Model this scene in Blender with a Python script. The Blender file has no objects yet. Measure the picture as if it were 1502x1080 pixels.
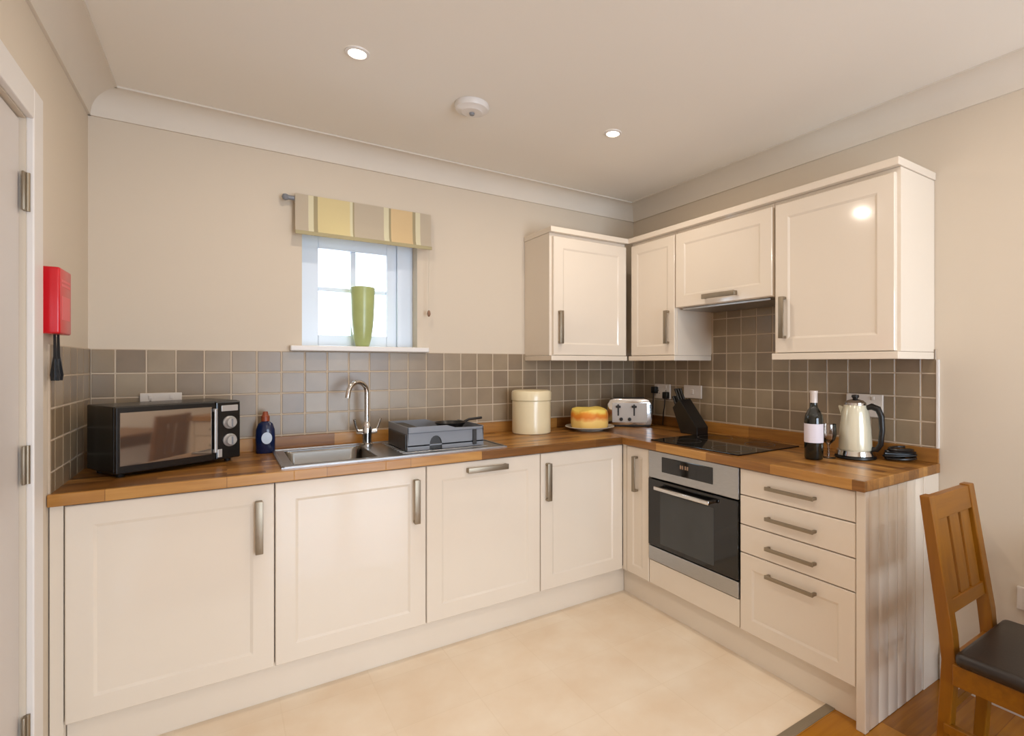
import bpy, bmesh, math, random
from mathutils import Vector, Matrix
random.seed(7)
sc = bpy.context.scene
PI = math.pi

# ------------------------------------------------------------ camera
W_, H_, F_ = 1502.0, 1080.0, 760.4
CX, CY, YAW = 830.5, 533.8, 0.5848
cd = bpy.data.cameras.new('camera')
cam = bpy.data.objects.new('camera', cd)
sc.collection.objects.link(cam)
cam.location = (-2.518, -2.907, 1.329)
cam.rotation_euler = (PI / 2, 0, -YAW)
cd.sensor_width = 36
cd.sensor_fit = 'HORIZONTAL'
cd.lens = F_ / W_ * 36
cd.shift_x = -(CX - W_ / 2) / W_
cd.shift_y = -(H_ / 2 - CY) / W_
cd.clip_start = 0.02
sc.camera = cam

# ------------------------------------------------------------ colour management, world
sc.view_settings.view_transform = 'Standard'
sc.view_settings.look = 'None'
sc.view_settings.gamma = 1
sc.view_settings.use_curve_mapping = False
sc.view_settings.exposure = 0.0
world = bpy.data.worlds.new('sky')
sc.world = world
world.use_nodes = True
wb = world.node_tree.nodes['Background']
wb.inputs[0].default_value = (0.86, 0.93, 1.0, 1)
wb.inputs[1].default_value = 2.4

# ------------------------------------------------------------ room numbers
XL = -2.988      # left wall
YR = -5.1        # wall behind the camera
CH = 2.475       # ceiling
LAMP_W = 5.0
DAY_W = 115.0
DOWNLIGHTS = [(-2.106, -0.892), (-0.905, -0.89), (-2.106, -2.45), (-0.905, -2.45), (-2.106, -4.0), (-0.905, -4.0)]

def area(name, loc, rot, sx, sy, power, col, shape='RECTANGLE', spread=None):
    l = bpy.data.lights.new(name, 'AREA')
    l.shape = shape
    l.size = sx
    if shape == 'RECTANGLE':
        l.size_y = sy
    l.energy = power
    l.color = col
    if spread:
        l.spread = spread
    o = bpy.data.objects.new(name, l)
    o.location = loc
    o.rotation_euler = rot
    sc.collection.objects.link(o)
    return o
# daylight coming in at the glazed garden door behind the camera and at the small window
area('daylight_garden_door', (-1.25, YR - 0.16, 1.05), (PI / 2, 0, 0), 1.8, 2.0, DAY_W, (0.74, 0.87, 1.0))
area('daylight_window', (-1.9, 0.36, 1.72), (-PI / 2, 0, 0), 0.6, 0.6, 8.0, (0.74, 0.88, 1.0))

# ------------------------------------------------------------ materials
def rgb(r, g, b):
    def f(c):
        c /= 255.0
        return c / 12.92 if c <= 0.04045 else ((c + 0.055) / 1.055) ** 2.4
    return (f(r), f(g), f(b), 1)

def newmat(name):
    m = bpy.data.materials.new(name)
    m.use_nodes = True
    nt = m.node_tree
    return m, nt, nt.nodes['Principled BSDF']

def mat(name, col, rough=0.5, metal=0.0, noise=0.04, nscale=6.0, bump=0.0, bscale=80.0, coat=0.0, spec=0.5, stretch=None):
    m, nt, p = newmat(name)
    n, l = nt.nodes, nt.links
    p.inputs['Roughness'].default_value = rough
    p.inputs['Metallic'].default_value = metal
    p.inputs['Specular IOR Level'].default_value = spec
    p.inputs['Coat Weight'].default_value = coat
    p.inputs['Coat Roughness'].default_value = 0.08
    tc = n.new('ShaderNodeTexCoord')
    src = tc.outputs['Object']
    if stretch:
        mp = n.new('ShaderNodeMapping')
        mp.inputs['Scale'].default_value = stretch
        l.new(src, mp.inputs[0])
        src = mp.outputs[0]
    nz = n.new('ShaderNodeTexNoise')
    nz.inputs['Scale'].default_value = nscale
    nz.inputs['Detail'].default_value = 3
    l.new(src, nz.inputs['Vector'])
    rp = n.new('ShaderNodeValToRGB')
    c = Vector(col[:3])
    rp.color_ramp.elements[0].position = 0.3
    rp.color_ramp.elements[1].position = 0.7
    rp.color_ramp.elements[0].color = (*(c * (1 - noise)), 1)
    rp.color_ramp.elements[1].color = (*[min(1, v * (1 + noise)) for v in c], 1)
    l.new(nz.outputs[0], rp.inputs[0])
    l.new(rp.outputs[0], p.inputs['Base Color'])
    if bump:
        nb = n.new('ShaderNodeTexNoise')
        nb.inputs['Scale'].default_value = bscale
        l.new(src, nb.inputs['Vector'])
        b = n.new('ShaderNodeBump')
        b.inputs['Strength'].default_value = bump
        b.inputs['Distance'].default_value = 0.002
        l.new(nb.outputs[0], b.inputs['Height'])
        l.new(b.outputs[0], p.inputs['Normal'])
    return m

def wood(name, cols, row=0.04, length=0.34, rough=0.35, grain=1.0, plank=True, axis='X', mortar=0.0009):
    """staves or planks running along the object's local axis, each its own tone, with grain"""
    m, nt, p = newmat(name)
    n, l = nt.nodes, nt.links
    p.inputs['Roughness'].default_value = rough
    tc = n.new('ShaderNodeTexCoord')
    mp = n.new('ShaderNodeMapping')
    if axis == 'Y':
        mp.inputs['Rotation'].default_value = (0, 0, PI / 2)
    elif axis == 'Z':
        mp.inputs['Rotation'].default_value = (0, PI / 2, 0)
    l.new(tc.outputs['Object'], mp.inputs[0])
    v = mp.outputs[0]
    st = n.new('ShaderNodeMapping')
    st.inputs['Scale'].default_value = (2.2, 30, 30)
    l.new(v, st.inputs[0])
    g = n.new('ShaderNodeTexNoise')
    g.inputs['Scale'].default_value = 1.6
    g.inputs['Detail'].default_value = 6
    g.inputs['Distortion'].default_value = 0.6
    l.new(st.outputs[0], g.inputs['Vector'])
    mixv = n.new('ShaderNodeMath')
    mixv.operation = 'MULTIPLY_ADD'
    mixv.inputs[1].default_value = 0.45 * grain
    l.new(g.outputs[0], mixv.inputs[0])
    if plank:
        br = n.new('ShaderNodeTexBrick')
        br.inputs['Scale'].default_value = 1
        br.inputs['Brick Width'].default_value = length
        br.inputs['Row Height'].default_value = row
        br.inputs['Mortar Size'].default_value = mortar
        br.inputs['Mortar Smooth'].default_value = 0.3
        br.offset = 0.37
        br.inputs['Color1'].default_value = (0, 0, 0, 1)
        br.inputs['Color2'].default_value = (1, 1, 1, 1)
        br.inputs['Mortar'].default_value = (0.0, 0.0, 0.0, 1)
        l.new(v, br.inputs['Vector'])
        sc_ = n.new('ShaderNodeMath')
        sc_.operation = 'MULTIPLY_ADD'
        sc_.inputs[1].default_value = 0.55
        sc_.inputs[2].default_value = 0.0
        l.new(br.outputs['Color'], sc_.inputs[0])
        l.new(sc_.outputs[0], mixv.inputs[2])
    else:
        mixv.inputs[2].default_value = 0.28
    rp = n.new('ShaderNodeValToRGB')
    e = rp.color_ramp.elements
    e[0].position = 0.12
    e[0].color = cols[0]
    e[1].position = 0.9
    e[1].color = cols[-1]
    for i, c in enumerate(cols[1:-1]):
        q = e.new(0.12 + 0.78 * (i + 1) / (len(cols) - 1))
        q.color = c
    l.new(mixv.outputs[0], rp.inputs[0])
    l.new(rp.outputs[0], p.inputs['Base Color'])
    return m

M = {}
M['wall'] = mat('wall_paint', rgb(212, 198, 179), 0.85, noise=0.015, nscale=1.2, bump=0.05, bscale=160)
M['ceiling'] = mat('ceiling_paint', rgb(238, 232, 222), 0.9, noise=0.01, nscale=1)
M['cove'] = mat('cove_paint', rgb(222, 212, 198), 0.75, noise=0.01)
M['white'] = mat('white_gloss_paint', rgb(226, 220, 214), 0.35, noise=0.01)
M['doorpaint'] = mat('door_paint', rgb(206, 198, 192), 0.4, noise=0.01)
M['pvc'] = mat('window_white', rgb(220, 231, 246), 0.3, noise=0.01)
M['cream'] = mat('cream_gloss', rgb(228, 215, 198), 0.1, noise=0.012, nscale=2, coat=0.35)
M['carcass'] = mat('carcass_white', rgb(228, 218, 206), 0.4, noise=0.01)
M['steel'] = mat('brushed_steel', rgb(176, 176, 176), 0.32, 1.0, noise=0.05, nscale=30, stretch=(1, 1, 12))
M['nickel'] = mat('satin_nickel', rgb(154, 142, 124), 0.45, 1.0, noise=0.04, nscale=30)
M['chrome'] = mat('chrome', rgb(214, 212, 210), 0.12, 1.0, noise=0.02)
M['blackglass'] = mat('black_glass', rgb(12, 11, 11), 0.06, noise=0.05, spec=0.6)
M['ovenwin'] = mat('oven_window_glass', rgb(52, 54, 54), 0.12, noise=0.08, spec=0.6)
M['black'] = mat('black_plastic', rgb(18, 16, 16), 0.35, noise=0.1)
M['mwblack'] = mat('microwave_black_enamel', rgb(14, 13, 14), 0.25, noise=0.1)
M['mwglass'] = mat('microwave_mirror_glass', rgb(168, 156, 144), 0.04, 0.9, noise=0.02)
M['silver'] = mat('silver_plastic', rgb(190, 186, 182), 0.3, 0.4, noise=0.03)
M['grey'] = mat('grey_plastic', rgb(124, 126, 132), 0.4, noise=0.04)
M['darkgrey'] = mat('dark_grey_plastic', rgb(38, 34, 30), 0.45, noise=0.06)
M['red'] = mat('red_plastic', rgb(205, 8, 28), 0.3, noise=0.03, coat=0.2)
M['redlight'] = mat('red_print', rgb(226, 90, 96), 0.4, noise=0.03)
M['green'] = mat('green_ceramic', rgb(168, 178, 116), 0.3, noise=0.07, nscale=14, coat=0.2)
M['creamtin'] = mat('cream_enamel', rgb(234, 218, 180), 0.28, noise=0.03, coat=0.3)
M['plate'] = mat('glazed_plate', rgb(206, 200, 186), 0.22, noise=0.02)
M['leather'] = mat('dark_leather', rgb(40, 32, 28), 0.38, noise=0.12, nscale=20, bump=0.15, bscale=300)
M['socket'] = mat('white_socket', rgb(216, 206, 196), 0.35, noise=0.01)
M['kettle'] = mat('kettle_cream', rgb(226, 220, 196), 0.22, 0.25, noise=0.02, coat=0.3)
M['bottleglass'] = mat('dark_bottle_glass', rgb(14, 17, 11), 0.08, noise=0.1, coat=0.4)
M['label'] = mat('paper_label', rgb(222, 214, 222), 0.6, noise=0.03)
M['capsule'] = mat('capsule', rgb(212, 200, 192), 0.35, 0.1, noise=0.04)
M['blue'] = mat('blue_bottle', rgb(20, 32, 66), 0.2, noise=0.1)
M['orangecap'] = mat('orange_cap', rgb(142, 66, 36), 0.4, noise=0.05)
M['labelblue'] = mat('pale_label', rgb(200, 212, 226), 0.5, noise=0.05, nscale=40)
M['grout'] = mat('grout', rgb(196, 178, 156), 0.85, noise=0.03)
M['cord'] = mat('cord_white', rgb(206, 194, 176), 0.7, noise=0.03)
M['knob'] = mat('wooden_acorn', rgb(140, 104, 80), 0.5, noise=0.08)
M['display'] = mat('display', rgb(150, 120, 96), 0.4, noise=0.15, nscale=90)
M['threshold'] = mat('threshold_strip', rgb(150, 138, 118), 0.35, 0.5, noise=0.04)
M['worktop'] = wood('oak_staves', [rgb(84, 50, 18), rgb(132, 86, 38), rgb(168, 116, 54), rgb(196, 146, 78)], rough=0.3)
M['oakfloor'] = wood('oak_boards', [rgb(120, 70, 8), rgb(164, 104, 16), rgb(184, 122, 26), rgb(198, 138, 44)], row=0.13, length=1.3, rough=0.17, mortar=0.0016)
M['oak'] = wood('chair_oak', [rgb(84, 46, 2), rgb(134, 82, 6), rgb(164, 108, 14)], plank=False, rough=0.35, axis='Z')
M['oakx'] = wood('chair_oak_rail', [rgb(84, 46, 2), rgb(134, 82, 6), rgb(164, 108, 14)], plank=False, rough=0.35)

# glazed ceramic wall tiles: every tile its own tone
m, nt, p = newmat('wall_tile')
n, l = nt.nodes, nt.links
p.inputs['Roughness'].default_value = 0.3
geo = n.new('ShaderNodeNewGeometry')
rp = n.new('ShaderNodeValToRGB')
rp.color_ramp.elements[0].color = rgb(130, 112, 92)
rp.color_ramp.elements[1].color = rgb(152, 134, 110)
q = rp.color_ramp.elements.new(0.5)
q.color = rgb(143, 124, 99)
l.new(geo.outputs['Random Per Island'], rp.inputs[0])
tc = n.new('ShaderNodeTexCoord')
nz = n.new('ShaderNodeTexNoise')
nz.inputs['Scale'].default_value = 9
nz.inputs['Detail'].default_value = 4
l.new(tc.outputs['Object'], nz.inputs['Vector'])
mx = n.new('ShaderNodeMixRGB')
mx.blend_type = 'OVERLAY'
mx.inputs[0].default_value = 0.22
l.new(rp.outputs[0], mx.inputs[1])
l.new(nz.outputs[0], mx.inputs[2])
l.new(mx.outputs[0], p.inputs['Base Color'])
M['tile'] = m

# cream floor tiles with faint mottling and joints
m, nt, p = newmat('cream_floor_tile')
n, l = nt.nodes, nt.links
p.inputs['Roughness'].default_value = 0.38
tc = n.new('ShaderNodeTexCoord')
nz = n.new('ShaderNodeTexNoise')
nz.inputs['Scale'].default_value = 5
nz.inputs['Detail'].default_value = 5
l.new(tc.outputs['Object'], nz.inputs['Vector'])
rp = n.new('ShaderNodeValToRGB')
rp.color_ramp.elements[0].position = 0.3
rp.color_ramp.elements[1].position = 0.75
rp.color_ramp.elements[0].color = rgb(232, 210, 182)
rp.color_ramp.elements[1].color = rgb(243, 228, 206)
l.new(nz.outputs[0], rp.inputs[0])
br = n.new('ShaderNodeTexBrick')
br.offset = 0
br.inputs['Scale'].default_value = 1
br.inputs['Brick Width'].default_value = 0.333
br.inputs['Row Height'].default_value = 0.333
br.inputs['Mortar Size'].default_value = 0.0025
br.inputs['Color1'].default_value = (1, 1, 1, 1)
br.inputs['Color2'].default_value = (0.97, 0.96, 0.95, 1)
br.inputs['Mortar'].default_value = (0.95, 0.935, 0.91, 1)
l.new(tc.outputs['Object'], br.inputs['Vector'])
mx = n.new('ShaderNodeMixRGB')
mx.blend_type = 'MULTIPLY'
mx.inputs[0].default_value = 1
l.new(rp.outputs[0], mx.inputs[1])
l.new(br.outputs['Color'], mx.inputs[2])
l.new(mx.outputs[0], p.inputs['Base Color'])
M['floortile'] = m

# striped blind fabric: colour bands along local x (0..1 over the width)
m, nt, p = newmat('blind_fabric')
n, l = nt.nodes, nt.links
p.inputs['Roughness'].default_value = 0.9
tc = n.new('ShaderNodeTexCoord')
sp = n.new('ShaderNodeSeparateXYZ')
l.new(tc.outputs['Object'], sp.inputs[0])
mr = n.new('ShaderNodeMapRange')
mr.inputs['From Min'].default_value = 0.0
mr.inputs['From Max'].default_value = 0.68
l.new(sp.outputs[0], mr.inputs[0])
rp = n.new('ShaderNodeValToRGB')
rp.color_ramp.interpolation = 'CONSTANT'
BE, PC, GR, YE, OR = rgb(208, 194, 172), rgb(236, 228, 196), rgb(182, 168, 134), rgb(232, 216, 166), rgb(232, 206, 160)
bands = [(0, BE), (.085, PC), (.12, GR), (.145, YE), (.37, PC), (.39, GR), (.40, BE), (.62, PC), (.66, GR), (.675, OR), (.845, GR), (.87, PC), (.91, BE)]
e = rp.color_ramp.elements
e[0].position, e[0].color = bands[0]
e[1].position, e[1].color = bands[1]
for pos, c in bands[2:]:
    q = e.new(pos)
    q.color = c
l.new(mr.outputs[0], rp.inputs[0])
l.new(rp.outputs[0], p.inputs['Base Color'])
tr = n.new('ShaderNodeBsdfTranslucent')
l.new(rp.outputs[0], tr.inputs[0])
ms = n.new('ShaderNodeMixShader')
ms.inputs[0].default_value = 0.3
l.new(p.outputs[0], ms.inputs[1])
l.new(tr.outputs[0], ms.inputs[2])
l.new(ms.outputs[0], n['Material Output'].inputs[0])
M['blind'] = m

# sponge cake with an orange-yellow band of icing
m, nt, p = newmat('cake_crumb')
n, l = nt.nodes, nt.links
p.inputs['Roughness'].default_value = 0.6
tc = n.new('ShaderNodeTexCoord')
sp = n.new('ShaderNodeSeparateXYZ')
l.new(tc.outputs['Object'], sp.inputs[0])
nz = n.new('ShaderNodeTexNoise')
nz.inputs['Scale'].default_value = 14
l.new(tc.outputs['Object'], nz.inputs['Vector'])
ad = n.new('ShaderNodeMath')
ad.operation = 'MULTIPLY_ADD'
ad.inputs[1].default_value = 0.07
l.new(nz.outputs[0], ad.inputs[0])
l.new(sp.outputs[2], ad.inputs[2])
mr = n.new('ShaderNodeMapRange')
mr.inputs['From Min'].default_value = 0.035
mr.inputs['From Max'].default_value = 0.19
l.new(ad.outputs[0], mr.inputs[0])
rp = n.new('ShaderNodeValToRGB')
e = rp.color_ramp.elements
e[0].position, e[0].color = 0.0, rgb(238, 196, 110)
e[1].position, e[1].color = 1.0, rgb(248, 222, 120)
for pos, c in [(.3, rgb(246, 206, 120)), (.48, rgb(226, 128, 40)), (.6, rgb(234, 150, 44)), (.72, rgb(248, 216, 104))]:
    q = e.new(pos)
    q.color = c
l.new(mr.outputs[0], rp.inputs[0])
l.new(rp.outputs[0], p.inputs['Base Color'])
M['cake'] = m

# clear glass: mostly transparent with a fresnel sheen
def clear_glass(name, tint, sheen):
    m = bpy.data.materials.new(name)
    m.use_nodes = True
    nt = m.node_tree
    n, l = nt.nodes, nt.links
    n.remove(n['Principled BSDF'])
    t = n.new('ShaderNodeBsdfTransparent')
    t.inputs[0].default_value = tint
    g = n.new('ShaderNodeBsdfGlossy')
    g.inputs['Roughness'].default_value = 0.03
    lw = n.new('ShaderNodeLayerWeight')
    lw.inputs[0].default_value = sheen
    mx = n.new('ShaderNodeMixShader')
    l.new(lw.outputs['Fresnel'], mx.inputs[0])
    l.new(t.outputs[0], mx.inputs[1])
    l.new(g.outputs[0], mx.inputs[2])
    l.new(mx.outputs[0], n['Material Output'].inputs[0])
    return m
M['pane'] = clear_glass('window_glass', (0.97, 0.98, 1, 1), 0.15)
M['drinkglass'] = clear_glass('drinking_glass', (0.93, 0.9, 0.87, 1), 0.45)

def emit(name, col, s):
    m = bpy.data.materials.new(name)
    m.use_nodes = True
    n = m.node_tree.nodes
    n.remove(n['Principled BSDF'])
    e = n.new('ShaderNodeEmission')
    e.inputs[0].default_value = col
    e.inputs[1].default_value = s
    m.node_tree.links.new(e.outputs[0], n['Material Output'].inputs[0])
    return m
M['bulb'] = emit('lit_lamp', (1.0, 0.93, 0.80, 1), 14.0)

# ------------------------------------------------------------ mesh builder
class MB:
    def __init__(self):
        self.bm = bmesh.new()

    def _take(self, tmp, mtx=None):
        if mtx is not None:
            tmp.transform(mtx)
        me = bpy.data.meshes.new('tmp')
        tmp.to_mesh(me)
        tmp.free()
        self.bm.from_mesh(me)
        bpy.data.meshes.remove(me)
        return self

    def box(self, x0, x1, y0, y1, z0, z1, bev=0.0, seg=2, mtx=None):
        t = bmesh.new()
        bmesh.ops.create_cube(t, size=1)
        t.transform(Matrix.Translation(((x0 + x1) / 2, (y0 + y1) / 2, (z0 + z1) / 2)) @ Matrix.Diagonal((abs(x1 - x0), abs(y1 - y0), abs(z1 - z0), 1)))
        if bev:
            bmesh.ops.bevel(t, geom=t.edges[:], offset=bev, segments=seg, profile=0.5, affect='EDGES', clamp_overlap=True)
        return self._take(t, mtx)

    def lathe(self, prof, seg=40, c=(0, 0, 0), mtx=None, cap=True, sx=1, sy=1):
        t = bmesh.new()
        rings = []
        for r, z in prof:
            if r < 1e-5:
                rings.append([t.verts.new((c[0], c[1], c[2] + z))])
            else:
                rings.append([t.verts.new((c[0] + sx * r * math.cos(2 * PI * i / seg), c[1] + sy * r * math.sin(2 * PI * i / seg), c[2] + z)) for i in range(seg)])
        for a, b in zip(rings, rings[1:]):
            for i in range(seg):
                j = (i + 1) % seg
                if len(a) == 1 and len(b) == 1:
                    break
                if len(a) == 1:
                    t.faces.new((a[0], b[j], b[i]))
                elif len(b) == 1:
                    t.faces.new((a[i], a[j], b[0]))
                else:
                    t.faces.new((a[i], a[j], b[j], b[i]))
        if cap:
            if len(rings[0]) > 1:
                t.faces.new(list(reversed(rings[0])))
            if len(rings[-1]) > 1:
                t.faces.new(rings[-1])
        bmesh.ops.recalc_face_normals(t, faces=t.faces[:])
        return self._take(t, mtx)

    def cyl(self, p0, p1, r, seg=20, r2=None):
        p0, p1 = Vector(p0), Vector(p1)
        d = p1 - p0
        h = d.length
        mt = Matrix.Translation(p0) @ d.to_track_quat('Z', 'Y').to_matrix().to_4x4()
        return self.lathe([(r, 0), (r if r2 is None else r2, h)], seg, mtx=mt)

    def tube(self, pts, r, seg=12, taper=None):
        pts = [Vector(q) for q in pts]
        t = bmesh.new()
        rings = []
        up = Vector((0.13, 0.31, 1)).normalized()
        prev = None
        for i, q in enumerate(pts):
            d = (pts[min(i + 1, len(pts) - 1)] - pts[max(i - 1, 0)]).normalized()
            if prev is None:
                a = d.cross(up)
                if a.length < 1e-3:
                    a = d.cross(Vector((1, 0, 0)))
            else:
                a = prev - d * prev.dot(d)
            a.normalize()
            prev = a
            b = d.cross(a)
            rr = r if taper is None else taper[i]
            rings.append([t.verts.new(q + a * rr * math.cos(2 * PI * k / seg) + b * rr * math.sin(2 * PI * k / seg)) for k in range(seg)])
        for A, B in zip(rings, rings[1:]):
            for k in range(seg):
                j = (k + 1) % seg
                t.faces.new((A[k], A[j], B[j], B[k]))
        t.faces.new(list(reversed(rings[0])))
        t.faces.new(rings[-1])
        bmesh.ops.recalc_face_normals(t, faces=t.faces[:])
        return self._take(t)

    def prism(self, poly, axis, a, b, bev=0.0):
        """extrude polygon (list of 2D) along axis from a to b. axis x: poly=(y,z); y: (x,z); z: (x,y)"""
        t = bmesh.new()
        def P(u, v, w):
            return {'x': (w, u, v), 'y': (u, w, v), 'z': (u, v, w)}[axis]
        A = [t.verts.new(P(u, v, a)) for u, v in poly]
        B = [t.verts.new(P(u, v, b)) for u, v in poly]
        t.faces.new(A)
        t.faces.new(B)
        for i in range(len(poly)):
            j = (i + 1) % len(poly)
            t.faces.new((A[i], A[j], B[j], B[i]))
        bmesh.ops.recalc_face_normals(t, faces=t.faces[:])
        if bev:
            bmesh.ops.bevel(t, geom=t.edges[:], offset=bev, segments=2, profile=0.5, affect='EDGES', clamp_overlap=True)
        return self._take(t)

    def panel_door(self, x0, x1, z0, z1, y0=0.0, th=0.020, fr=0.07, rec=0.0045):
        """slab whose front (at y0, facing -y) has a framed, recessed centre with a sloped edge"""
        t = bmesh.new()
        def ring(ix, y):
            return [t.verts.new(q) for q in ((x0 + ix, y, z0 + ix), (x1 - ix, y, z0 + ix), (x1 - ix, y, z1 - ix), (x0 + ix, y, z1 - ix))]
        rs = [ring(0, y0 + th), ring(0, y0 + 0.003), ring(0.003, y0)]
        if fr:
            rs += [ring(fr, y0), ring(fr + 0.010, y0 + rec)]
        for A, B in zip(rs, rs[1:]):
            for k in range(4):
                j = (k + 1) % 4
                t.faces.new((A[k], A[j], B[j], B[k]))
        t.faces.new(rs[-1])
        t.faces.new(list(reversed(rs[0])))
        bmesh.ops.recalc_face_normals(t, faces=t.faces[:])
        return self._take(t)

    def build(self, name, m, parent=None, smooth=False, loc=None):
        me = bpy.data.meshes.new(name)
        self.bm.to_mesh(me)
        self.bm.free()
        me.materials.append(m)
        if smooth:
            for f in me.polygons:
                f.use_smooth = True
            try:
                me.set_sharp_from_angle(angle=math.radians(38))
            except Exception:
                pass
        o = bpy.data.objects.new(name, me)
        sc.collection.objects.link(o)
        if parent is not None:
            o.parent = parent
        if loc is not None:
            o.location = loc
        return o

def tag(o, label, cat, group=None):
    o['label'] = label
    o['category'] = cat
    if group:
        o['group'] = group
    return o

def thing(name, label, cat, loc=(0, 0, 0), rz=0, group=None):
    o = bpy.data.objects.new(name, None)
    o.empty_display_size = 0.05
    o.location = loc
    o.rotation_euler = (0, 0, rz)
    sc.collection.objects.link(o)
    return tag(o, label, cat, group)

def struct(o, label=None, cat=None):
    o['kind'] = 'structure'
    if label:
        o['label'] = label
    if cat:
        o['category'] = cat
    return o

# ------------------------------------------------------------ room shell
YT = -1.782   # where the cream tiles stop and the oak boards begin
b = MB().box(XL - 0.1, 0.1, YT, 0.1, -0.10, 0.0)
struct(b.build('floor', M['floortile']), 'cream mottled tile floor in front of the kitchen units', 'floor')
b = MB().box(XL - 0.1, 0.1, YR - 0.1, YT - 0.032, -0.10, 0.0)
struct(b.build('floor', M['oakfloor']), 'orange oak board floor under the dining chair', 'floor')
b = MB().box(XL, 0, YT - 0.034, YT + 0.002, -0.05, 0.004, 0.0015)
struct(b.build('trim_1', M['threshold']), 'metal threshold strip between cream tiles and oak boards', 'threshold strip')
b = MB().box(XL - 0.1, 0.1, YR - 0.1, 0.12, CH, CH + 0.08)
struct(b.build('ceiling', M['ceiling']), 'pale cream painted ceiling', 'ceiling')
# back wall with window opening
wx0, wx1, wz0, wz1 = -2.187, -1.603, 1.421, 2.06
b = MB()
b.box(XL - 0.1, wx0, 0, 0.26, -0.05, CH + 0.05)
b.box(wx1, 0.1, 0, 0.26, -0.05, CH + 0.05)
b.box(wx0, wx1, 0, 0.26, -0.05, wz0)
b.box(wx0, wx1, 0, 0.26, wz1, CH + 0.05)
struct(b.build('wall_back', M['wall']), 'magnolia painted wall with the small window', 'wall')
b = MB().box(0, 0.1, YR - 0.1, 0.0, -0.05, CH + 0.05)
struct(b.build('wall_right', M['wall']), 'magnolia painted wall behind the hob and chair', 'wall')
# left wall with a door opening
dy0, dy1, dh = -1.64, -0.82, 2.03
b = MB()
b.box(XL - 0.1, XL, dy1, 0.0, -0.05, CH + 0.05)
b.box(XL - 0.1, XL, YR - 0.1, dy0, -0.05, CH + 0.05)
b.box(XL - 0.1, XL, dy0, dy1, dh, CH + 0.05)
struct(b.build('wall_left', M['wall']), 'magnolia painted wall carrying the white door', 'wall')
# wall behind the camera with a wide glazed garden door opening
gx0, gx1, gz1 = -2.15, -0.35, 2.08
b = MB()
b.box(XL, gx0, YR - 0.1, YR, 0, CH + 0.05)
b.box(gx1, 0.0, YR - 0.1, YR, 0, CH + 0.05)
b.box(gx0, gx1, YR - 0.1, YR, gz1, CH + 0.05)
struct(b.build('wall_front', M['wall']), 'magnolia wall with the glazed garden door', 'wall')
t = thing('window_2', 'white framed glazed garden door in the far wall', 'window')
struct(t)
b = MB()
for x in (gx0, (gx0 + gx1) / 2 - 0.04, gx1 - 0.08):
    b.box(x, x + 0.08, YR - 0.08, YR - 0.02, 0, gz1)
b.box(gx0, gx1, YR - 0.079, YR - 0.021, 0.0, 0.12)
b.box(gx0, gx1, YR - 0.079, YR - 0.021, gz1 - 0.08, gz1)
b.build('window_frame', M['pvc'], t)
MB().box(gx0 + 0.08, gx1 - 0.08, YR - 0.055, YR - 0.045, 0.12, gz1 - 0.08).build('pane', M['pane'], t)

# plaster cove round the ceiling
def cove_profile():
    zc, k, N = 2.377, 0.098, 10
    pts = [(0, zc - 0.010), (0.010, zc - 0.010), (0.010, zc)]
    for i in range(1, N):
        a = PI / 2 * i / N
        pts.append((0.010 + (k - 0.010) * (1 - math.cos(a)), zc + (CH - 0.008 - zc) * math.sin(a)))
    pts += [(k, CH - 0.008), (k + 0.008, CH - 0.008), (k + 0.008, CH), (0, CH)]
    return pts
cp = cove_profile()
struct(MB().prism([(-u, v) for u, v in cp], 'x', XL, 0).build('trim_2', M['cove'], smooth=True), 'white plaster cove above the window wall', 'cove moulding')
struct(MB().prism([(-u, v) for u, v in cp], 'y', YR, 0).build('trim_3', M['cove'], smooth=True), 'white plaster cove above the wall cabinets', 'cove moulding')
struct(MB().prism([(XL + u, v) for u, v in cp], 'y', YR, 0).build('trim_4', M['cove'], smooth=True), 'white plaster cove above the door', 'cove moulding')

# skirting on the right wall, and short piece on the left
b = MB().prism([(0, 0), (-0.018, 0), (-0.018, 0.105), (-0.012, 0.118), (-0.012, 0.128), (-0.005, 0.145), (0, 0.145)], 'y', YR, -1.962)
struct(b.build('baseboard_right', M['white']), 'white moulded skirting board behind the dining chair', 'skirting board')
b = MB().prism([(XL, 0), (XL + 0.018, 0), (XL + 0.018, 0.105), (XL + 0.012, 0.118), (XL + 0.005, 0.145), (XL, 0.145)], 'y', YR, dy0 - 0.1)
struct(b.build('baseboard_left', M['white']), 'white skirting board beyond the door', 'skirting board')

# door in the left wall
t = thing('door_1', 'white panelled door with three grey hinges at the left edge', 'door', (XL, dy1, 0))
struct(t)
b = MB()
w = dy1 - dy0
tmp = MB().panel_door(0.004, w - 0.004, 0.008, dh - 0.004, 0.0, 0.038, 0.0)
# leaf faces +x: rotate local (x right, front -y) so the front looks to +x
lf = tmp.build('door_leaf', M['doorpaint'], t)
lf.rotation_euler = (0, 0, PI / 2)
lf.location = (-0.012, -w, 0)
for zh in (0.27, 1.04, 1.82):
    h = MB()
    h.cyl((0.004, 0.0, zh - 0.055), (0.004, 0.0, zh + 0.055), 0.006, 12)
    h.box(-0.004, 0.002, -0.020, 0.003, zh - 0.055, zh + 0.055, 0.001)
    h.build('hinge', M['nickel'], t, smooth=True)
b = MB()
prof = 0.095
for yy0, yy1, z0, z1 in ((0.004, prof, 0, dh + prof), (-w - prof, -w - 0.004, 0, dh + prof), (-w - 0.004, 0.004, dh + 0.004, dh + prof)):
    b.box(-0.001, 0.017, yy0, yy1, z0, z1, 0.004)
b.build('architrave', M['white'], t)
MB().box(-0.1, -0.062, -w, 0, 0, dh).build('door_lining', M['white'], t)

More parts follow.
